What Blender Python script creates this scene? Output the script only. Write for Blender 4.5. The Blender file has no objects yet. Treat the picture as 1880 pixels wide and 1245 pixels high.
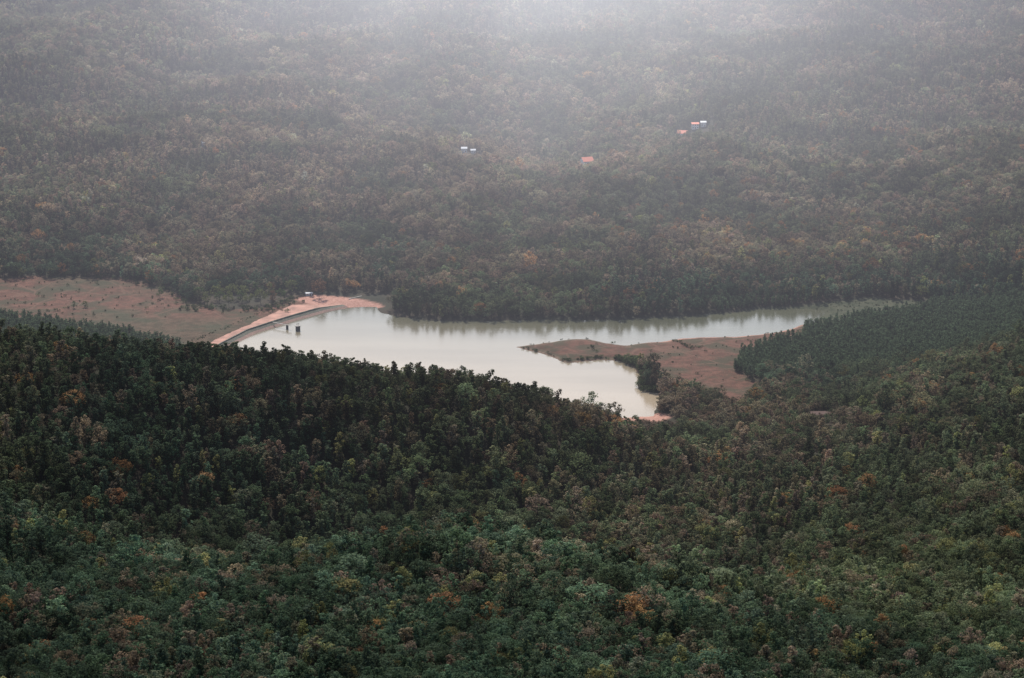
import bpy, bmesh, math, random
import numpy as np
from mathutils import Vector
rng=np.random.default_rng(7); random.seed(7)
scene=bpy.context.scene
scene.view_settings.view_transform='Standard'
scene.view_settings.look='None'; scene.view_settings.exposure=0
COL=scene.collection

# ---------------------------------------------------------------- site layout, projected from image coordinates and adjusted by hand (world metres, water level z=0)
LAKE=[(-248,2477),(-230,2520),(-199,2563),(-171,2597),(-152,2613),(-127,2619),(-118,2593),(-100,2577),(-70,2567),(-40,2563),(0,2565),(50,2567),(95,2569),(130,2577),(160,2583),(196,2593),(232,2607),(262,2610),(285,2604),(290,2592),(278,2563),(261,2543),(245,2530),(225,2515),(195,2509),(170,2505),(151,2501),(131,2490),(101,2477),(82,2486),(68,2498),(53,2498),(34,2490),(10,2475),(3,2470),(17,2457),(31,2441),(42,2425),(57,2423),(76,2430),(94,2425),(105,2405),(109,2380),(105,2346),(109,2333),(125,2326),(121,2297),(115,2257),(97,2253),(71,2253),(27,2289),(-41,2329),(-111,2363),(-182,2397),(-245,2423)]
FIELD_L=[(-620,2670),(-458,2718),(-372,2714),(-331,2675),(-300,2627),(-271,2593),(-232,2599),(-202,2648),(-184,2648),(-191,2593),(-248,2477),(-273,2440),(-298,2475),(-365,2515),(-407,2540),(-474,2575),(-620,2580)]
FIELD_R=[(3,2470),(53,2501),(83,2490),(134,2490),(176,2509),(245,2531),(264,2548),(260,2496),(223,2480),(197,2430),(190,2385),(209,2350),(217,2330),(202,2295),(183,2262),(158,2300),(136,2330),(130,2370),(110,2405),(94,2425),(57,2423),(31,2441)]
MARSH=[(232,2607),(300,2626),(345,2640),(380,2634),(390,2618),(370,2592),(332,2580),(285,2545),(262,2535)]
CP=[(-412,1950,131),(-357,1960,128),(-285,1985,115),(-211,2010,104),(-166,2030,96),(-96,2060,77),(-24,2090,63),(25,2110,47),(54,2130,31),(80,2150,14),(110,2150,5),(-345,1880,110),(-323,1750,90),(-301,1620,98),(-264,1400,104),(-238,1900,82),(-226,1790,50),(-208,1640,84),(-180,1400,104),(-35,1970,40),(-33,1850,14),(-29,1640,100),(-28,1560,95),(-25,1400,104),(-130,1960,60),(-121,1800,28),(-111,1640,90),(101,1980,6),(60,1900,6),(110,1800,12),(83,1620,88),(73,1400,104),(176,2200,6),(241,2200,12),(286,2220,21),(354,2250,34),(419,2300,42),(482,2350,48),(215,1950,18),(382,2080,42),(348,1880,42),(317,1700,60),(273,1450,84),(206,1690,58),(174,1420,96),(310,2080,24),
    (-30,1725,60),(-110,1715,54),(80,1700,50),(-210,1710,58),(200,1800,18)]
CP+=[(-520,1950,140),(-600,1700,120),(-560,1400,110),(-700,2100,150),(560,2000,70),(600,1600,90),(520,1400,100),(650,2300,80),(540,2450,35),(600,2600,26),(450,2480,12),
     (330,2400,4),(300,2330,5),(250,2300,4),(240,2450,3),(330,2520,2),(400,2560,3),(440,2660,4),
     (-420,2250,10),(-300,2250,6),(-180,2250,4),(-60,2250,3),(40,2220,3),(-500,2350,8),(-400,2450,3),(-600,2500,6),(-700,2300,40),(0,2400,1),(-150,2500,1),(-250,2400,2),
     (-500,2700,5),(-300,2700,3),(-150,2700,4),(0,2650,4),(150,2660,4),(300,2700,5),(100,2450,2),(180,2420,3),(150,2280,4),
     (-600,3000,34),(-300,3000,17),(0,3000,13),(300,3000,16),(600,3000,30),(-700,3500,75),(-350,3450,42),(0,3450,30),(350,3450,34),(700,3500,60),
     (-900,4000,120),(-400,4000,85),(0,4000,78),(400,4000,80),(900,4000,110),(-800,4800,190),(0,4800,170),(800,4800,185),(-700,5500,280),(0,5500,270),(700,5500,280),
     (-900,2700,40),(900,2700,60),(-1000,3200,90),(1000,3200,90),(-1000,1800,170),(-1000,1300,160),(1000,1800,120),(1000,1300,140),(0,1150,170),(-500,1150,175),(500,1150,165)]
CP=np.array(CP,float)
def tps(d2): return 0.5*d2*np.log(d2+1e-9)
S=1000.0
P=CP[:,:2]/S; NP=len(P)
K=tps(((P[:,None]-P[None])**2).sum(-1))+np.eye(NP)*0.0002
A=np.zeros((NP+3,NP+3)); A[:NP,:NP]=K; A[:NP,NP]=1; A[:NP,NP+1:]=P; A[NP,:NP]=1; A[NP+1:,:NP]=P.T
W=np.linalg.solve(A,np.concatenate([CP[:,2],[0,0,0]]))
def tp_eval(x,y):
    q=np.stack([x,y],-1)/S; out=np.empty(len(q))
    for i in range(0,len(q),20000):
        c=q[i:i+20000]
        out[i:i+20000]=tps(((c[:,None]-P[None])**2).sum(-1))@W[:NP]+W[NP]+c@W[NP+1:]
    return out
_lat=rng.random((256,256))
def vnoise(x,y,s):
    x=np.asarray(x,float)/s+500; y=np.asarray(y,float)/s+500
    xi=np.floor(x).astype(int); yi=np.floor(y).astype(int); fx=x-xi; fy=y-yi
    fx=fx*fx*(3-2*fx); fy=fy*fy*(3-2*fy)
    g=lambda a,b:_lat[a%256,b%256]
    return (g(xi,yi)*(1-fx)+g(xi+1,yi)*fx)*(1-fy)+(g(xi,yi+1)*(1-fx)+g(xi+1,yi+1)*fx)*fy
def fbm(x,y,s,o=4):
    r=0;a=0.5;t=0
    for k in range(o):
        r=r+a*vnoise(x+k*917.3,y-k*413.7,s/2**k); t+=a; a*=0.5
    return r/t
def sdf(poly,x,y):
    """signed distance, positive outside"""
    x=np.asarray(x,float); y=np.asarray(y,float); d=np.full(x.shape,1e9); ins=np.zeros(x.shape,bool)
    for i in range(len(poly)):
        ax,ay=poly[i]; bx,by=poly[(i+1)%len(poly)]
        ex,ey=bx-ax,by-ay; wx,wy=x-ax,y-ay
        t=np.clip((wx*ex+wy*ey)/(ex*ex+ey*ey+1e-9),0,1)
        d=np.minimum(d,np.hypot(wx-t*ex,wy-t*ey))
        c=((ay>y)!=(by>y))
        xi=ax+(y-ay)/((by-ay) if by!=ay else 1e-9)*ex
        ins^=c&(x<xi)
    return np.where(ins,-d,d)
def sm(a,b,v):
    t=np.clip((v-a)/(b-a),0,1); return t*t*(3-2*t)
def wob(x,y):
    return x+(fbm(x,y,22,3)-.5)*9, y+(fbm(x+300,y+90,22,3)-.5)*11
def lake_sd(x,y):
    wx,wy=wob(x,y)
    m=sm(18,40,np.hypot(x+200,y-2545)*0.35)   # no wobble along the dam
    return sdf(LAKE,x+(wx-x)*m,y+(wy-y)*m)
def height(x,y):
    x=np.atleast_1d(np.asarray(x,float)); y=np.atleast_1d(np.asarray(y,float))
    xc=np.clip(x,-1000,1000); yc=np.clip(y,1150,5500)
    z=tp_eval(xc,yc)
    hilly=sm(0,60,z)
    z=z+(fbm(x,y,160,4)-.5)*(3+17*hilly)*sm(0,14,z+4)
    far=sm(2700,3200,y)
    z=z+(np.abs(fbm(x+2000,y,330,3)-.5)*-100+15)*far*.9
    z=z+7*np.exp(-((x-84)/45)**2-((y-3205)/45)**2)       # knoll carrying the red-roofed house
    z=np.maximum(z,1.6+fbm(x,y,60,3)*1.2)
    # beyond the control-point area: viewpoint mountain to the south, ranges around
    z=z+np.clip(1150-y,0,2200)*0.40*(1)
    z=z+sm(5500,9000,y)*420*fbm(x,y,2600,4)+sm(1000,5000,np.abs(x))*500*fbm(x,y,2300,4)
    top=y<-20
    z=np.where(top,np.minimum(z,640-np.clip(-20-y,0,3000)*0.1),z)
    z=np.minimum(z,np.where(y<1150,640,1e9)+np.where(np.abs(x)>600,400,0))
    sd=lake_sd(x,y)
    land=np.minimum(z,0.15+np.maximum(sd,0)*0.16)
    return np.where(sd>0,np.where(sd<60,land,z),np.maximum(sd*0.2,-4))

# ---------------------------------------------------------------- materials
def newmat(name):
    m=bpy.data.materials.new(name); m.use_nodes=True; nt=m.node_tree; nt.nodes.clear()
    o=nt.nodes.new('ShaderNodeOutputMaterial'); return m,nt,o
def simple(name,col,rough=.8,nscale=1.0,amt=.35,bump=0.0):
    m,nt,o=newmat(name); b=nt.nodes.new('ShaderNodeBsdfPrincipled'); b.inputs['Roughness'].default_value=rough
    tc=nt.nodes.new('ShaderNodeTexCoord'); nz=nt.nodes.new('ShaderNodeTexNoise'); nz.inputs['Scale'].default_value=nscale; nz.inputs['Detail'].default_value=6
    nt.links.new(tc.outputs['Object'],nz.inputs['Vector'])
    r=nt.nodes.new('ShaderNodeValToRGB'); r.color_ramp.elements[0].position=.3; r.color_ramp.elements[1].position=.7
    r.color_ramp.elements[0].color=tuple(c*(1-amt) for c in col)+(1,); r.color_ramp.elements[1].color=tuple(min(1,c*(1+amt)) for c in col)+(1,)
    nt.links.new(nz.outputs['Fac'],r.inputs['Fac']); nt.links.new(r.outputs['Color'],b.inputs['Base Color'])
    if bump:
        bp=nt.nodes.new('ShaderNodeBump'); bp.inputs['Strength'].default_value=bump; nt.links.new(nz.outputs['Fac'],bp.inputs['Height']); nt.links.new(bp.outputs['Normal'],b.inputs['Normal'])
    nt.links.new(b.outputs[0],o.inputs[0]); return m
def mixc(nt,fac,a,b):
    m=nt.nodes.new('ShaderNodeMix'); m.data_type='RGBA'
    for s,v in ((m.inputs[0],fac),(m.inputs[6],a),(m.inputs[7],b)):
        if isinstance(v,(tuple,float,int)): s.default_value=v if not isinstance(v,tuple) else v+(1,)*(4-len(v))
        else: nt.links.new(v,s)
    return m.outputs[2]
def ramp(nt,src,p0,p1,lo=0,hi=1):
    r=nt.nodes.new('ShaderNodeMapRange'); r.interpolation_type='SMOOTHSTEP'
    r.inputs[1].default_value=p0; r.inputs[2].default_value=p1; r.inputs[3].default_value=lo; r.inputs[4].default_value=hi; nt.links.new(src,r.inputs[0]); return r.outputs[0]

def ground_material():
    m,nt,o=newmat('ground_soil'); L=nt.links.new
    b=nt.nodes.new('ShaderNodeBsdfPrincipled'); b.inputs['Roughness'].default_value=.95; b.inputs['Specular IOR Level'].default_value=.1
    geo=nt.nodes.new('ShaderNodeNewGeometry'); at=nt.nodes.new('ShaderNodeAttribute'); at.attribute_name='cover'
    sep=nt.nodes.new('ShaderNodeSeparateColor'); L(at.outputs['Color'],sep.inputs[0])
    def nz(s,d=5,sc=(1,1,1)):
        mp=nt.nodes.new('ShaderNodeMapping'); mp.inputs['Scale'].default_value=sc; L(geo.outputs['Position'],mp.inputs[0])
        x=nt.nodes.new('ShaderNodeTexNoise'); x.inputs['Scale'].default_value=s; x.inputs['Detail'].default_value=d; L(mp.outputs[0],x.inputs['Vector']); return x.outputs['Fac']
    n1=nz(.02); n2=nz(.15,6); n3=nz(.6,6)
    floor=mixc(nt,ramp(nt,n1,.4,.6),(.028,.03,.02),(.045,.036,.025))
    soil=mixc(nt,ramp(nt,n2,.35,.65),(.080,.038,.026),(.130,.060,.042))
    soil=mixc(nt,ramp(nt,nz(.035,5),.45,.62),soil,(.055,.044,.026))
    # field bunds
    mp=nt.nodes.new('ShaderNodeMapping'); mp.inputs['Scale'].default_value=(.022,.030,0); mp.inputs['Rotation'].default_value=(0,0,.25); L(geo.outputs['Position'],mp.inputs[0])
    vo=nt.nodes.new('ShaderNodeTexVoronoi'); vo.feature='DISTANCE_TO_EDGE'; vo.inputs['Scale'].default_value=1; L(mp.outputs[0],vo.inputs['Vector'])
    ln=ramp(nt,vo.outputs['Distance'],.03,.012,0,.6)
    soil=mixc(nt,ln,soil,(.14,.078,.055))
    soil=mixc(nt,ramp(nt,n3,.5,.72),soil,(.048,.038,.023))
    grass=mixc(nt,ramp(nt,n2,.35,.65),(.030,.038,.020),(.055,.058,.034))
    dirt=mixc(nt,ramp(nt,n3,.3,.7),(.28,.14,.105),(.42,.24,.19))
    c=mixc(nt,sep.outputs[0],floor,soil); c=mixc(nt,sep.outputs[2],c,grass); c=mixc(nt,sep.outputs[1],c,dirt)
    L(c,b.inputs['Base Color'])
    bp=nt.nodes.new('ShaderNodeBump'); bp.inputs['Strength'].default_value=.5; bp.inputs['Distance'].default_value=.6; L(n3,bp.inputs['Height']); L(bp.outputs[0],b.inputs['Normal'])
    L(b.outputs[0],o.inputs[0]); return m

def leaf_material(name,instanced=True,col=(.05,.08,.035)):
    m,nt,o=newmat(name); L=nt.links.new
    tc=nt.nodes.new('ShaderNodeTexCoord'); nz=nt.nodes.new('ShaderNodeTexNoise'); nz.inputs['Scale'].default_value=.45; nz.inputs['Detail'].default_value=3; L(tc.outputs['Object'],nz.inputs['Vector'])
    geo=nt.nodes.new('ShaderNodeNewGeometry')
    if instanced:
        a=nt.nodes.new('ShaderNodeAttribute'); a.attribute_type='INSTANCER'; a.attribute_name='tint'; src=a.outputs['Color']
    else:
        a=nt.nodes.new('ShaderNodeRGB'); a.outputs[0].default_value=col+(1,); src=a.outputs[0]
    ad=nt.nodes.new('ShaderNodeMath'); ad.operation='ADD'; L(nz.outputs['Fac'],ad.inputs[0]); L(geo.outputs['Random Per Island'],ad.inputs[1])
    mr=nt.nodes.new('ShaderNodeMapRange'); mr.inputs[1].default_value=.3; mr.inputs[2].default_value=1.6; mr.inputs[3].default_value=.6; mr.inputs[4].default_value=1.7; L(ad.outputs[0],mr.inputs[0])
    vm=nt.nodes.new('ShaderNodeVectorMath'); vm.operation='SCALE'; L(src,vm.inputs[0]); L(mr.outputs[0],vm.inputs['Scale'])
    d=nt.nodes.new('ShaderNodeBsdfDiffuse'); t=nt.nodes.new('ShaderNodeBsdfTranslucent'); L(vm.outputs[0],d.inputs[0]); L(vm.outputs[0],t.inputs[0])
    mx=nt.nodes.new('ShaderNodeMixShader'); mx.inputs[0].default_value=.38; L(d.outputs[0],mx.inputs[1]); L(t.outputs[0],mx.inputs[2])
    L(mx.outputs[0],o.inputs[0]); return m
M_leaf=leaf_material('foliage')
M_bark=simple('bark',(.05,.042,.035),.9,2.0)
M_ground=ground_material()

def mesh_obj(name,verts,faces,mats,link=True,mi=None,smooth=False):
    me=bpy.data.meshes.new(name); me.from_pydata([tuple(v) for v in verts],[],[tuple(int(i) for i in f) for f in faces])
    for m in mats: me.materials.append(m)
    if mi is not None: me.polygons.foreach_set('material_index',np.array(mi,dtype=np.int32))
    if smooth: me.polygons.foreach_set('use_smooth',np.ones(len(me.polygons),bool))
    me.update(); ob=bpy.data.objects.new(name,me)
    if link: COL.objects.link(ob)
    return ob

# ---------------------------------------------------------------- terrain
def axis(segs):
    out=[]
    for a,b,s in segs: out+=list(np.arange(a,b,s))
    return np.array(out+[segs[-1][1]],float)
X=axis([(-9000,-3000,600),(-3000,-1000,120),(-1000,-540,20),(-540,-330,6),(-330,450,3),(450,540,6),(540,1000,20),(1000,3000,120),(3000,9000,600)])
Y=axis([(-2500,1000,70),(1000,1300,20),(1300,2200,10),(2200,2750,3.5),(2750,3300,14),(3300,5600,24),(5600,14000,300)])
GX,GY=np.meshgrid(X,Y); gx=GX.ravel(); gy=GY.ravel(); gz=height(gx,gy)
nx,ny=len(X),len(Y)
idx=np.arange(nx*ny).reshape(ny,nx)
F=np.stack([idx[:-1,:-1],idx[:-1,1:],idx[1:,1:],idx[1:,:-1]],-1).reshape(-1,4)
me=bpy.data.meshes.new('terrain'); me.vertices.add(len(gx)); me.vertices.foreach_set('co',np.stack([gx,gy,gz],-1).ravel())
me.loops.add(F.size); me.loops.foreach_set('vertex_index',F.ravel()); me.polygons.add(len(F)); me.polygons.foreach_set('loop_start',np.arange(0,F.size,4)); 
me.polygons.foreach_set('use_smooth',np.ones(len(F),bool)); me.update(calc_edges=True)
wx,wy=wob(gx,gy)
fl=sdf(FIELD_L,wx,wy); fr=sdf(FIELD_R,wx,wy); ms=sdf(MARSH,wx,wy); ls=lake_sd(gx,gy)
dirtline=sdf([(-202,2633),(-187,2650),(-160,2642),(-125,2624),(-120,2612),(-150,2612),(-175,2600)],gx,gy)
apron=sdf([(88,2240),(92,2258),(120,2264),(128,2250),(120,2236)],gx,gy)
field=np.maximum(sm(5,-3,fl),sm(5,-3,fr))
north=sm(60,110,gx)*sm(2478,2490,gy)*sm(290,250,gx)
dirt=np.maximum.reduce([sm(3,-1,dirtline),sm(3,-1,apron),sm(6,1,np.abs(ls))*north*.9*(fr<8), sm(3.5,.5,np.abs(ls))*(fr<8)*.4])
grass=np.maximum.reduce([sm(4,-4,ms),sm(9,2,ls)*(gx>-40)*(gx<130)*(fr<6)*(1-north)*.9, sm(2640,2665,gy)*sm(5,-3,fl)*.6*sm(-400,-300,gx),sm(2590,2540,gy)*(fl<3)*.5,(fl<3)*sm(.45,.62,fbm(gx,gy,60,3))*.6])
colr=np.stack([field,dirt,grass,np.ones_like(field)],-1)
ca=me.color_attributes.new('cover','FLOAT_COLOR','POINT'); ca.data.foreach_set('color',colr.astype(np.float32).ravel())
me.materials.append(M_ground); terr=bpy.data.objects.new('terrain',me); COL.objects.link(terr)

# ---------------------------------------------------------------- water
def water_material():
    m,nt,o=newmat('lake_water'); L=nt.links.new
    b=nt.nodes.new('ShaderNodeBsdfPrincipled'); b.inputs['Roughness'].default_value=.14; b.inputs['IOR'].default_value=1.33; b.inputs['Specular IOR Level'].default_value=.36
    geo=nt.nodes.new('ShaderNodeNewGeometry')
    mp=nt.nodes.new('ShaderNodeMapping'); mp.inputs['Scale'].default_value=(.25,1,1); L(geo.outputs['Position'],mp.inputs[0])
    n=nt.nodes.new('ShaderNodeTexNoise'); n.inputs['Scale'].default_value=.02; n.inputs['Detail'].default_value=4; L(mp.outputs[0],n.inputs['Vector'])
    near_sheen=mixc(nt,ramp(nt,n.outputs['Fac'],.3,.7),(.255,.205,.145),(.31,.25,.18))
    far_dark=mixc(nt,ramp(nt,n.outputs['Fac'],.3,.7),(.058,.061,.038),(.085,.086,.056))
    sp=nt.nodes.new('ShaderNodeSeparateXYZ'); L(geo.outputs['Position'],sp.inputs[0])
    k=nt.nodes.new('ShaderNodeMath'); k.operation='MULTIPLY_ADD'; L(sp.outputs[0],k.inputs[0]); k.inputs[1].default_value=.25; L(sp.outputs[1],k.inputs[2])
    c=mixc(nt,ramp(nt,k.outputs[0],2310,2610),near_sheen,far_dark); L(c,b.inputs['Base Color'])  # paler near, darker green far: sky reflection put into the base colour
    w=nt.nodes.new('ShaderNodeTexNoise'); w.inputs['Scale'].default_value=.8; w.inputs['Detail'].default_value=4; L(geo.outputs['Position'],w.inputs['Vector'])
    bp=nt.nodes.new('ShaderNodeBump'); bp.inputs['Strength'].default_value=.25; bp.inputs['Distance'].default_value=.15; L(w.outputs['Fac'],bp.inputs['Height']); L(bp.outputs[0],b.inputs['Normal'])
    L(b.outputs[0],o.inputs[0]); return m
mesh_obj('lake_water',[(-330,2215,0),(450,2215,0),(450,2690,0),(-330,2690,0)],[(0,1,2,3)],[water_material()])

# ---------------------------------------------------------------- tree prototypes
def tube(p0,p1,r0,r1,k=5):
    p0=np.array(p0,float);p1=np.array(p1,float); d=p1-p0; d/=np.linalg.norm(d)+1e-9
    a=np.cross(d,[0,0,1] if abs(d[2])<.9 else [1,0,0]); a/=np.linalg.norm(a); b=np.cross(d,a)
    th=np.arange(k)*2*math.pi/k; ring=np.cos(th)[:,None]*a+np.sin(th)[:,None]*b
    v=np.concatenate([p0+ring*r0,p1+ring*r1]); f=[(i,(i+1)%k,k+(i+1)%k,k+i) for i in range(k)]
    return v,f
def make_tree(name,kind,Ht,seed,leafmat,dens=1.0,link=False):
    g=np.random.default_rng(seed); V=[];Fc=[];MI=[];off=0
    def add(v,f,mi):
        nonlocal off
        V.append(v); Fc.extend([tuple(i+off for i in q) for q in f]); MI.extend([mi]*len(f)); off+=len(v)
    lean=g.normal(0,.02*Ht,2)
    top=np.array([lean[0],lean[1],Ht*.9 if kind=='oak' else Ht*.6])
    base=np.array([0,0,-1.0])
    mid=(base+top)/2+np.array([g.normal(0,.15),g.normal(0,.15),0]); r=Ht*.015
    add(*tube(base,mid,r,r*.7),1); add(*tube(mid,top,r*.7,r*.25),1)
    C=[];R=[]
    if kind=='oak':      # tall, narrow crown
        nC=26
        for i in range(nC):
            t=(i+g.random())/nC; z=Ht*(.14+.82*t); rad=Ht*.20*(math.sin(min(1,(t+.12)*1.35)*math.pi*.62)**.8)*(1-t*.45)
            a=g.random()*6.283; q=rad*g.uniform(.35,1.1)
            C.append([math.cos(a)*q+lean[0]*t,math.sin(a)*q+lean[1]*t,z]); R.append(Ht*.085*g.uniform(.7,1.3)*(1-.25*t))
    elif kind=='round':
        nC=34; rx=Ht*.42
        for i in range(nC):
            a=g.random()*6.283; u=g.uniform(-.35,1); q=math.sqrt(max(0,1-u*u))*g.uniform(.6,1.05)
            C.append([math.cos(a)*q*rx,math.sin(a)*q*rx,Ht*.56+u*Ht*.36+g.normal(0,.3)]); R.append(Ht*.105*g.uniform(.7,1.35))
    elif kind=='tall':   # broad irregular
        nC=30; rx=Ht*.27
        for i in range(nC):
            a=g.random()*6.283; u=g.uniform(-.9,1); q=math.sqrt(max(0,1-u*u))*g.uniform(.4,1.15)
            C.append([math.cos(a)*q*rx,math.sin(a)*q*rx,Ht*.57+u*Ht*.39]); R.append(Ht*.09*g.uniform(.6,1.4))
    else: # bush
        nC=12
        for i in range(nC):
            a=g.random()*6.283; q=g.random()*Ht*.6; C.append([math.cos(a)*q,math.sin(a)*q,Ht*g.uniform(.2,.75)]); R.append(Ht*.3*g.uniform(.6,1.2))
    C=np.array(C);R=np.array(R)
    for i in g.choice(len(C),min(9,len(C)),replace=False):
        s=base+(top-base)*np.clip((C[i][2]*.75)/Ht,.1,.95); add(*tube(s,C[i],r*.35,r*.1,4),1)
    L=max(.35,Ht*.052)
    for c,rr in zip(C,R):
        m=int(24*dens); d=g.normal(size=(m,3)); d/=np.linalg.norm(d,axis=1)[:,None]; pos=c+d*(rr*g.uniform(.55,1.1,m))[:,None]*np.array([1,1,.8])
        nr=d+g.normal(0,.4,(m,3))+np.array([0,0,.4]); nr/=np.linalg.norm(nr,axis=1)[:,None]
        a=np.cross(nr,g.normal(size=(m,3))); a/=np.linalg.norm(a,axis=1)[:,None]; b=np.cross(nr,a)
        sz=(L*g.uniform(.6,1.3,m))[:,None]; a*=sz; b*=sz*.7
        v=np.stack([pos-a*.5-b*.2,pos+b*.55-a*.1,pos+a*.6,pos-b*.55+a*.05],1).reshape(-1,3)
        add(v,[(4*k,4*k+1,4*k+2,4*k+3) for k in range(m)],0)
    return mesh_obj(name,np.concatenate(V),Fc,[leafmat,M_bark],link=link,mi=MI)
protos=bpy.data.collections.new('tree_kinds')
kinds=[('oak',15),('oak',14),('oak',16),('oak',13),('tall',14),('tall',13),('tall',15),('round',12),('round',13),('round',10),('bush',3),('bush',2.2)]
for i,(k,h) in enumerate(kinds):
    protos.objects.link(make_tree('tree_kind_%02d'%i,k,h,100+i,M_leaf))

def scatter_group(coll):
    ng=bpy.data.node_groups.new('scatter','GeometryNodeTree')
    ng.interface.new_socket(name='Geometry',in_out='INPUT',socket_type='NodeSocketGeometry'); ng.interface.new_socket(name='Geometry',in_out='OUTPUT',socket_type='NodeSocketGeometry')
    N=ng.nodes.new; L=ng.links.new
    gi=N('NodeGroupInput'); go=N('NodeGroupOutput'); ci=N('GeometryNodeCollectionInfo'); ci.inputs['Collection'].default_value=coll; ci.inputs['Separate Children'].default_value=True; ci.inputs['Reset Children'].default_value=True
    ip=N('GeometryNodeInstanceOnPoints'); ip.inputs['Pick Instance'].default_value=True
    def na(n,t):
        a=N('GeometryNodeInputNamedAttribute'); a.data_type=t; a.inputs['Name'].default_value=n
        return [s for s in a.outputs if s.enabled and s.name=='Attribute'][0]
    L(gi.outputs[0],ip.inputs['Points']); L(ci.outputs[0],ip.inputs['Instance'])
    L(na('kind','INT'),ip.inputs['Instance Index']); L(na('rot','FLOAT_VECTOR'),ip.inputs['Rotation']); L(na('siz','FLOAT_VECTOR'),ip.inputs['Scale'])
    L(ip.outputs[0],go.inputs[0]); return ng
NG=scatter_group(protos)
def scatter(name,xyz,kind,rot,siz,tint):
    me=bpy.data.meshes.new(name); n=len(xyz); me.vertices.add(n); me.vertices.foreach_set('co',xyz.astype(np.float32).ravel())
    me.attributes.new('kind','INT','POINT').data.foreach_set('value',kind.astype(np.int32))
    me.attributes.new('rot','FLOAT_VECTOR','POINT').data.foreach_set('vector',rot.astype(np.float32).ravel())
    me.attributes.new('siz','FLOAT_VECTOR','POINT').data.foreach_set('vector',siz.astype(np.float32).ravel())
    me.attributes.new('tint','FLOAT_COLOR','POINT').data.foreach_set('color',np.concatenate([tint,np.ones((n,1))],1).astype(np.float32).ravel())
    ob=bpy.data.objects.new(name,me); COL.objects.link(ob); md=ob.modifiers.new('scatter','NODES'); md.node_group=NG; return ob

# ---------------------------------------------------------------- forest
HOUSES=[(84,3202),(204,3322),(221,3345),(-52,3218),(-40,3222),(245,2215)]
def isyoung(px,py): return ((px<-255)&(py>2330)&(py<2610))|((px>185)&(py>2365)&(py<2625)&(py>2365+(px-185)*.12))
pts=[]
y=1230.0
while y<5000:
    sp=8.0 if y<2180 else (6.4 if y<2750 else 7.0+ (y-2750)/2250*1.6)
    hw=.2*y+70; xs=np.arange(-hw,hw,sp); xs=xs+(rng.random()*sp)
    pts.append(np.stack([xs+rng.normal(0,sp*.25,len(xs)),np.full(len(xs),y)+rng.normal(0,sp*.25,len(xs))],-1)); y+=sp*.92
pts=np.concatenate(pts); pts=pts[~isyoung(pts[:,0],pts[:,1])]
yy,xx=np.meshgrid(np.arange(2330,2630,3.6),np.arange(-580,580,3.8),indexing='ij'); q=np.stack([xx.ravel(),yy.ravel()],-1); q=q+rng.normal(0,.9,q.shape); q=q[isyoung(q[:,0],q[:,1])]
pts=np.concatenate([pts,q]); px,py=pts[:,0],pts[:,1]
wx,wy=wob(px,py)
keep=(lake_sd(px,py)>4)&(sdf(FIELD_L,wx,wy)>0)&(sdf(FIELD_R,wx,wy)>0)&(sdf(MARSH,wx,wy)>3)
keep&=~((px>-290)&(px<-100)&(py>2440)&(py<2655)&(px<-115+(py-2440)*0.02))
keep&=~((px>85)&(px<132)&(py>2205)&(py<2262))
small=np.ones(len(px))
for hx,hy in HOUSES:
    u=(px-hx)/11; v=np.where(py<hy,(hy-py)/(30 if hy>2500 else 14),(py-hy)/9)
    keep&=(u*u+v*v>1); u2=(px-hx)/15; v2=np.where(py<hy,(hy-py)/70,(py-hy)/9); small=np.where(u2*u2+v2*v2<1,.56,small)
px,py,small=px[keep],py[keep],small[keep]; n=len(px); pz=height(px,py)
young=isyoung(px,py)
nbig=fbm(px,py,260,3); nmid=fbm(px+4000,py,70,3); nsm=fbm(px,py+4000,30,2)
near=sm(2250,2100,py)
oakw=sm(.40,.60,fbm(px+900,py+50,150,3))*.62+.18; oakw=np.where(young,.95,oakw)
r=rng.random(n); kind=np.where(r<oakw,rng.integers(0,4,n),np.where(r<oakw+.55*(1-oakw),rng.integers(4,7,n),rng.integers(7,10,n)))
s=rng.uniform(.68,1.12,n)*small*(.85+.3*nmid)*(1+.22*near); big=rng.random(n)<.07; s=np.where(big&(kind>3)&(small==1),s*1.38,s)
s=np.where(young,rng.uniform(.46,.68,n),s)
g=np.random.default_rng(3)
siz=np.stack([s*g.uniform(.9,1.3,n),s*g.uniform(.9,1.3,n),s*g.uniform(.85,1.1,n)],-1)
rot=np.stack([g.normal(0,.04,n),g.normal(0,.04,n),g.random(n)*6.283],-1)
green=np.array([.050,.073,.047]); olive=np.array([.084,.098,.056]); brown=np.array([.145,.102,.076]); orange=np.array([.27,.15,.075]); yel=np.array([.18,.175,.08])
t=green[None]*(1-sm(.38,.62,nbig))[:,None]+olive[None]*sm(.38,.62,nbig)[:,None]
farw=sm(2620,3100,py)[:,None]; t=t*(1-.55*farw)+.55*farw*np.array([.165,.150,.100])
def bl(x0,y0,rx,ry): return np.exp(-((px-x0)/rx)**2-((py-y0)/ry)**2)
bw=np.clip(.18-.02*near+.8*bl(-180,3200,300,600)+.5*bl(150,2150,140,200)+.55*bl(220,2900,200,130)+.5*bl(500,3800,300,600)+.35*bl(0,2800,300,120),0,.9)*sm(.28,.6,nmid)*1.35
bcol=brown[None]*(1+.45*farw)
bsel=(rng.random(n)<bw)&~young; mixb=(rng.uniform(.35,.95,n)*bsel)[:,None]; t=t*(1-mixb)+bcol*mixb
osel=(rng.random(n)<(.007+.035*sm(.58,.75,nsm)+.07*bl(260,2850,200,110)+.07*bl(85,2140,50,60)))&~young; t=np.where(osel[:,None],orange[None]*rng.uniform(.5,1,n)[:,None],t)
ysel=(rng.random(n)<(.02+.06*sm(.55,.75,fbm(px,py+9000,50,2))))&~young; t=np.where(ysel[:,None],yel[None]*rng.uniform(.6,1,n)[:,None],t)
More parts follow.
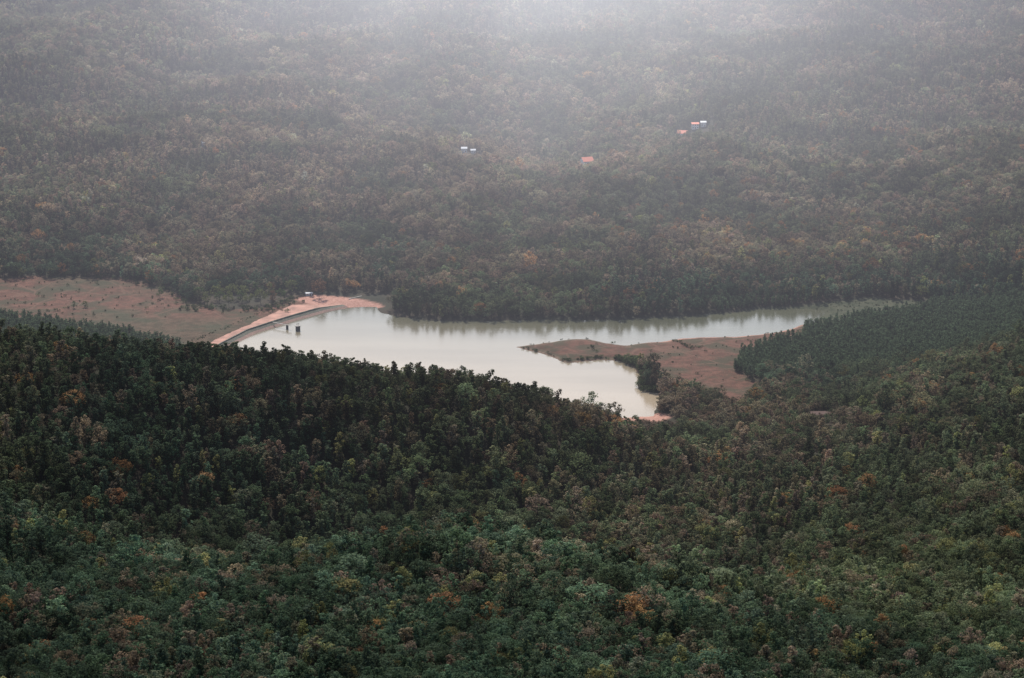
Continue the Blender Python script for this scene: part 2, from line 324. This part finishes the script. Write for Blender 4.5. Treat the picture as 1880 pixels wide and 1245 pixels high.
t=t*rng.lognormal(0,.24,n)[:,None]*rng.uniform(.93,1.07,(n,3))*(.5+1.05*nsm)[:,None]*(.6+.85*nmid)[:,None]*(1+.12*near)[:,None]
# lit dip behind the near knoll painted into the tint; knoll's flank brightened too
lf=np.clip(bl(-40,1735,190,45)*.9+bl(150,1590,230,70)*.45+bl(-240,1640,120,70)*.3,0,1)*sm(.25,.6,nsm); t=t*(1+.8*lf)[:,None]*np.array([1.0,1.02,.98])
# shade on the face under the west ridge's crest, painted into the tint
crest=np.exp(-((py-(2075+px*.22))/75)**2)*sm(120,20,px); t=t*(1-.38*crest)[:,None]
t=np.where(young[:,None],np.array([.085,.116,.066])[None]*rng.uniform(.75,1.25,n)[:,None],t)
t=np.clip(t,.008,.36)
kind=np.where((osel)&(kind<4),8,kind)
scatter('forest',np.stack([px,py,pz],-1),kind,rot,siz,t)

# bushes along banks and in fields
bp=[]
def line(ptsl,num,w,smin,smax):
    ptsl=np.array(ptsl,float); seg=np.linalg.norm(np.diff(ptsl,axis=0),axis=1); cum=np.r_[0,np.cumsum(seg)]
    for q in rng.random(num)*cum[-1]:
        i=min(np.searchsorted(cum,q)-1 if q>0 else 0,len(seg)-1); f=(q-cum[i])/seg[i]; p=ptsl[i]*(1-f)+ptsl[i+1]*f
        bp.append((p[0]+rng.normal(0,w),p[1]+rng.normal(0,w),rng.uniform(smin,smax)))
line([(31,2441),(42,2429),(57,2427),(76,2434),(94,2429),(104,2420)],40,1.5,.6,1.2)
line([(88,2432),(100,2424),(110,2405),(114,2385)],70,3.5,1.2,2.6)
line([(112,2380),(110,2340),(122,2332),(132,2332)],60,3.5,1.2,2.6)
line([(3,2470),(20,2460),(38,2436)],22,1.5,.4,.8)
line([(10,2476),(34,2491),(55,2500)],30,1.2,.4,.7)
line([(84,2487),(92,2484)],8,1.5,.8,1.4)
line([(70,2470),(75,2440)],6,1,.5,1); line([(140,2500),(150,2470),(160,2450)],16,1.5,.5,1.2)
line([(130,2460),(190,2464)],12,1.5,.4,.9)
line([(-300,2600),(-225,2592),(-205,2640)],90,6,.6,1.5)
line([(-288,2470),(-262,2520),(-240,2565),(-222,2600)],60,2,.25,.6)
line([(-460,2600),(-300,2620)],20,10,.5,1.1)
line([(-620,2680),(-458,2722),(-372,2716),(-331,2677),(-300,2629)],90,4,.8,2.2)
for _ in range(190):
    bp.append((rng.uniform(-520,-300),rng.uniform(2560,2715),rng.uniform(.25,.9)))
for _ in range(90):
    bp.append((rng.uniform(60,250),rng.uniform(2340,2520),rng.uniform(.25,.8)))
for _ in range(170):
    bp.append((rng.uniform(240,395),rng.uniform(2560,2640),rng.uniform(.25,.7)))
bp=np.array(bp); bz=height(bp[:,0],bp[:,1]); ok=bz>.1; bp=bp[ok]; bz=bz[ok]; m=len(bp)
scatter('shrubs',np.stack([bp[:,0],bp[:,1],bz],-1),rng.integers(10,12,m),np.stack([np.zeros(m),np.zeros(m),rng.random(m)*6.28],-1),np.repeat(bp[:,2:3],3,1),np.array([.06,.075,.035])[None]*rng.lognormal(0,.3,m)[:,None])

# individual trees around the clearings
M_leaf_g=leaf_material('foliage_green',False,(.075,.105,.045)); M_leaf_b=leaf_material('foliage_brown',False,(.13,.08,.05)); M_leaf_o=leaf_material('foliage_olive',False,(.12,.13,.055))
def lone(x,y,k,h,seed,mat,name='broadleaf_tree'):
    o=make_tree(name,k,h,seed,mat,1.2,True); o.location=(x,y,float(height(x,y)[0])); return o
lone(-181,2641,'round',18,1,M_leaf_b)
for i,(x,y,h,mm) in enumerate([(-283,2612,13,M_leaf_o),(-272,2618,12,M_leaf_g),(-262,2606,14,M_leaf_o),(-252,2618,13,M_leaf_g),(-244,2610,12,M_leaf_o),(-234,2617,14,M_leaf_o),(-222,2618,13,M_leaf_b),(-216,2630,12,M_leaf_g),(-330,2640,8,M_leaf_g),(-405,2600,7,M_leaf_g),(-395,2603,6,M_leaf_o),(-208,2652,14,M_leaf_o),(-240,2640,15,M_leaf_g),(-262,2636,15,M_leaf_o),(-292,2628,14,M_leaf_g),(-226,2636,15,M_leaf_o),(-252,2632,14,M_leaf_o),(-276,2632,15,M_leaf_o)]):
    lone(x,y,'round' if i%3 else 'tall',h,20+i,mm)

# ---------------------------------------------------------------- dam
M_dirt=simple('red_dirt',(.33,.17,.125),.95,.12,.32); M_stone=simple('mossy_stone',(.075,.075,.052),.9,.6,.5,.4); M_rip=simple('riprap',(.22,.135,.105),.95,.9,.35,.4)
M_conc=simple('weathered_concrete',(.3,.28,.25),.85,1.5,.3); M_dk=simple('dark_concrete',(.06,.058,.055),.85,1.5,.3)
inner=np.array([(-262,2440),(-248,2477),(-230,2520),(-199,2563),(-171,2597),(-152,2613)],float)
outer=np.array([(-286,2440),(-270,2482),(-250,2520),(-229,2563),(-210,2603),(-194,2640)],float)
def resamp(p,k):
    c=np.r_[0,np.cumsum(np.linalg.norm(np.diff(p,axis=0),axis=1))]; q=np.linspace(0,c[-1],k); return np.stack([np.interp(q,c,p[:,0]),np.interp(q,c,p[:,1])],-1)
ka=60; I=resamp(inner,ka); O=resamp(outer,ka); D=O-I; Wd=np.linalg.norm(D,axis=1); U=D/Wd[:,None]
prof=[(-2.5,-1.2,0),(0,.2,0),(3.0,1.5,1),(6.5,3.2,1),(6.55,3.9,1),(7.6,3.95,2),(7.65,3.1,2),('m',3.05,2),('e',2.8,2),('f',.6,2)]
V=[];Fc=[];MI=[]
for i in range(ka):
    f=min(1,(ka-1-i)/9)
    for (w,z,_) in prof:
        ww=w if not isinstance(w,str) else {'m':Wd[i]*.6,'e':Wd[i]-1,'f':Wd[i]+5}[w]
        jit=(rng.random()-.5)*(1.6 if isinstance(w,str) else .15)
        p=I[i]+U[i]*(ww+jit); V.append((p[0],p[1],(z*f+min(z,1.9)*(1-f))+(rng.random()-.5)*.15))
k=len(prof)
for i in range(ka-1):
    for j in range(k-1):
        Fc.append((i*k+j,(i+1)*k+j,(i+1)*k+j+1,i*k+j+1)); MI.append([0,0,1,1,1,1,2,2,2][j])
dam=mesh_obj('dam_embankment',V,Fc,[M_rip,M_stone,M_dirt],mi=MI)

def empty(name,loc,rz=0):
    e=bpy.data.objects.new(name,None); e.location=loc; e.rotation_euler=(0,0,rz); COL.objects.link(e); return e
def box(name,c,s,mat,parent,bev=0):
    x,y,z=[v/2 for v in s]; v=[(c[0]+a*x,c[1]+b*y,c[2]+d*z) for a in(-1,1) for b in(-1,1) for d in(-1,1)]
    f=[(0,1,3,2),(4,6,7,5),(0,4,5,1),(2,3,7,6),(0,2,6,4),(1,5,7,3)]
    o=mesh_obj(name,v,f,[mat]); o.parent=parent
    if bev: b=o.modifiers.new('b','BEVEL'); b.width=bev
    return o
# intake tower with footbridge
e=empty('intake_tower',(-193,2531,0),.6)
box('shaft',(0,0,.5),(3.2,3.2,7),M_dk,e,.15); box('deck',(0,0,4.15),(4.6,4.6,.3),M_conc,e,.05); box('hoist_post_1',(-1,0,5.1),(.25,.25,1.6),M_dk,e); box('hoist_post_2',(1,0,5.1),(.25,.25,1.6),M_dk,e); box('hoist_beam',(0,0,6.05),(2.6,.35,.3),M_dk,e)
e=empty('footbridge',(-203,2536,0),2.5)
box('deck',(6,0,3.6),(22,1.2,.25),M_conc,e); box('pier_1',(0,0,.7),(1.6,1.6,5.5),M_dk,e); box('rail_1',(6,-.55,4.5),(22,.08,.08),M_dk,e); box('rail_2',(6,.55,4.5),(22,.08,.08),M_dk,e)
e=empty('spillway_wall',(-147,2639,1.2),.8)
box('wall',(0,0,.9),(16,.7,2.2),M_conc,e,.05); box('cap',(0,0,2.1),(16.4,1.0,.2),M_conc,e,.03)

M_white=simple('white_wall',(.62,.61,.58),.8,.8,.08); M_red=simple('red_tile',(.60,.17,.10),.75,2,.2); M_tin=simple('tin_roof',(.40,.42,.45),.6,1,.12); M_win=simple('window_glass',(.03,.035,.04),.15,1,.1); M_brown=simple('brown_tile',(.16,.085,.065),.8,2,.2)
def house(name,x,y,w,d,h,rh,rz,roofm,wallm=None,lift=0):
    wallm=wallm or M_white
    e=empty(name,(x,y,float(height(x,y)[0])+lift),rz)
    v=[(-w/2,-d/2,-3),(w/2,-d/2,-3),(w/2,d/2,-3),(-w/2,d/2,-3),(-w/2,-d/2,h),(w/2,-d/2,h),(w/2,d/2,h),(-w/2,d/2,h),(-w/2,0,h+rh),(w/2,0,h+rh)]
    o=mesh_obj('walls',v,[(0,1,5,4),(2,3,7,6),(1,2,6,9,5),(3,0,4,8,7)],[wallm]); o.parent=e
    a=w/2+.6; b=d/2+.7; dz=rh*.7/(d/2); t=.2
    rv=[(-a,-b,h-dz+.05),(a,-b,h-dz+.05),(a,0,h+rh+.05),(-a,0,h+rh+.05),(a,b,h-dz+.05),(-a,b,h-dz+.05)]; rv+=[(p[0],p[1],p[2]+t) for p in rv]
    o=mesh_obj('roof',rv,[(6,7,8,9),(9,8,10,11),(0,3,2,1),(3,5,4,2),(0,1,7,6),(4,5,11,10),(1,2,8,7),(2,4,10,8),(0,6,9,3),(3,9,11,5)],[roofm]); o.parent=e
    nw=max(2,int(w/2.6))
    for i in range(nw):
        xx=-w/2+(i+.5)*w/nw
        if i==nw//2: box('door',(xx,-d/2-.03,1.05),(1,.08,2.1),M_brown,e)
        else: box('window_%d'%i,(xx,-d/2-.03,1.7),(1.1,.08,1.1),M_win,e)
        if h>5: box('window_up_%d'%i,(xx,-d/2-.03,4.5),(1.1,.08,1.1),M_win,e)
    return e
house('red_roof_house',84,3202,12,12,7,3.6,.35,M_red)
house('red_roof_house',198,3318,11,10,4.5,2.6,-.2,M_red); house('white_house',214,3345,8,7,5.8,1.2,.1,M_red); house('white_house',224,3350,6,6,5,1,.0,M_tin)
house('tin_roof_house',-54,3218,6,5,4.6,1.2,.05,M_tin); house('tin_roof_house',-44,3222,5,4,3.6,1,.1,M_tin)
house('farmhouse',245,2215,15,6,2.8,1.5,.1,M_brown,M_conc)
house('white_shed',-191,2648,6,3,2.3,.5,.1,M_tin)

# ---------------------------------------------------------------- haze: one emissive volume filling the valley, its emission rising to the north, brightest in a bank up the valley;
# sunlit glow and light shafts are put into the emission, streaked along the sun's direction
EL=math.radians(43); AZ=math.radians(-10)
def haze_material():
    m,nt,out=newmat('emissive_haze'); L=nt.links.new
    geo=nt.nodes.new('ShaderNodeNewGeometry'); sp=nt.nodes.new('ShaderNodeSeparateXYZ'); L(geo.outputs['Position'],sp.inputs[0])
    def mth(op,a,b=None,c=None,clamp=False):
        q=nt.nodes.new('ShaderNodeMath'); q.operation=op; q.use_clamp=clamp
        for i,v in enumerate((a,b,c)):
            if v is None: continue
            if isinstance(v,(int,float)): q.inputs[i].default_value=v
            else: L(v,q.inputs[i])
        return q.outputs[0]
    def lin(v,a,b): return mth('DIVIDE',mth('SUBTRACT',v,a),b-a,clamp=True)
    x,y,z=sp.outputs
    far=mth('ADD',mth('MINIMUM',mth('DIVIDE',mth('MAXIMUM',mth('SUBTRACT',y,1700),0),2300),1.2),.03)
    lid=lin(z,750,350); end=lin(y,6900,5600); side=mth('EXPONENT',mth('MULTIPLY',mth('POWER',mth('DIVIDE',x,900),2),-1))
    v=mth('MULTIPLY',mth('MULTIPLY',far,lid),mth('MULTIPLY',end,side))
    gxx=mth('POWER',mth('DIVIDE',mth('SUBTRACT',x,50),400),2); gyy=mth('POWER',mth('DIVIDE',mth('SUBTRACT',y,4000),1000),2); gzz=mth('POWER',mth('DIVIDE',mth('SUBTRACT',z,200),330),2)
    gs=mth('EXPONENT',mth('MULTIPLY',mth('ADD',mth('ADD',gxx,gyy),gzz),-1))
    # painted shafts: noise across the sun direction modulates the emission
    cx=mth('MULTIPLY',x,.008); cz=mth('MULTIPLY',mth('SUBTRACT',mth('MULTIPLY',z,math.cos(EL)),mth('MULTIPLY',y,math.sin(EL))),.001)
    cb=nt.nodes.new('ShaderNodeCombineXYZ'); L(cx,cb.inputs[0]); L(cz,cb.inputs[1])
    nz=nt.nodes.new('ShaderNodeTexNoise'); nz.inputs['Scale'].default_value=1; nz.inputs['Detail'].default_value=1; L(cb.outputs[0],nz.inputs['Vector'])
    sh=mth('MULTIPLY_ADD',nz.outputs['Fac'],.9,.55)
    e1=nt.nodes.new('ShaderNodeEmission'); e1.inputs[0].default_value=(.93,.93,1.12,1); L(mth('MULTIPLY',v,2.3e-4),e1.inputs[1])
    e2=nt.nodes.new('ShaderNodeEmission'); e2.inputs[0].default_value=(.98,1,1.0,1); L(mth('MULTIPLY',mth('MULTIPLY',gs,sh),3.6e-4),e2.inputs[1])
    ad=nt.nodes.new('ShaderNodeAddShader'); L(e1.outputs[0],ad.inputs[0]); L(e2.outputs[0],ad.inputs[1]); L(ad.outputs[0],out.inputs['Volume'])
    try: m.cycles.volume_step_rate=1.6
    except Exception: pass
    return m
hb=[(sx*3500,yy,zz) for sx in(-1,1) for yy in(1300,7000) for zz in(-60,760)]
mesh_obj('emissive_haze',hb,[(0,1,3,2),(4,6,7,5),(0,4,5,1),(2,3,7,6),(0,2,6,4),(1,5,7,3)],[haze_material()])

# ---------------------------------------------------------------- light
w=bpy.data.worlds.new('World'); scene.world=w; w.use_nodes=True; nt=w.node_tree; bg=nt.nodes['Background']
sky=nt.nodes.new('ShaderNodeTexSky'); sky.sky_type='NISHITA'; sky.sun_disc=False; sky.sun_elevation=EL; sky.sun_rotation=AZ; sky.dust_density=2; sky.air_density=1.2
nt.links.new(sky.outputs[0],bg.inputs[0]); bg.inputs[1].default_value=.13
sl=bpy.data.lights.new('sun','SUN'); sl.energy=5; sl.angle=math.radians(.5); sl.color=(1,.94,.85); so=bpy.data.objects.new('sun',sl); COL.objects.link(so)
d=Vector((math.sin(AZ)*math.cos(EL),math.cos(AZ)*math.cos(EL),math.sin(EL))); so.rotation_euler=d.to_track_quat('Z','Y').to_euler(); so.location=d*3000

cam=bpy.data.cameras.new('camera'); co=bpy.data.objects.new('camera',cam); COL.objects.link(co); scene.camera=co
co.location=(0,0,670); co.rotation_euler=(math.radians(75),0,0); cam.sensor_width=36; cam.lens=18/math.tan(math.radians(10)); cam.clip_end=30000; cam.clip_start=1
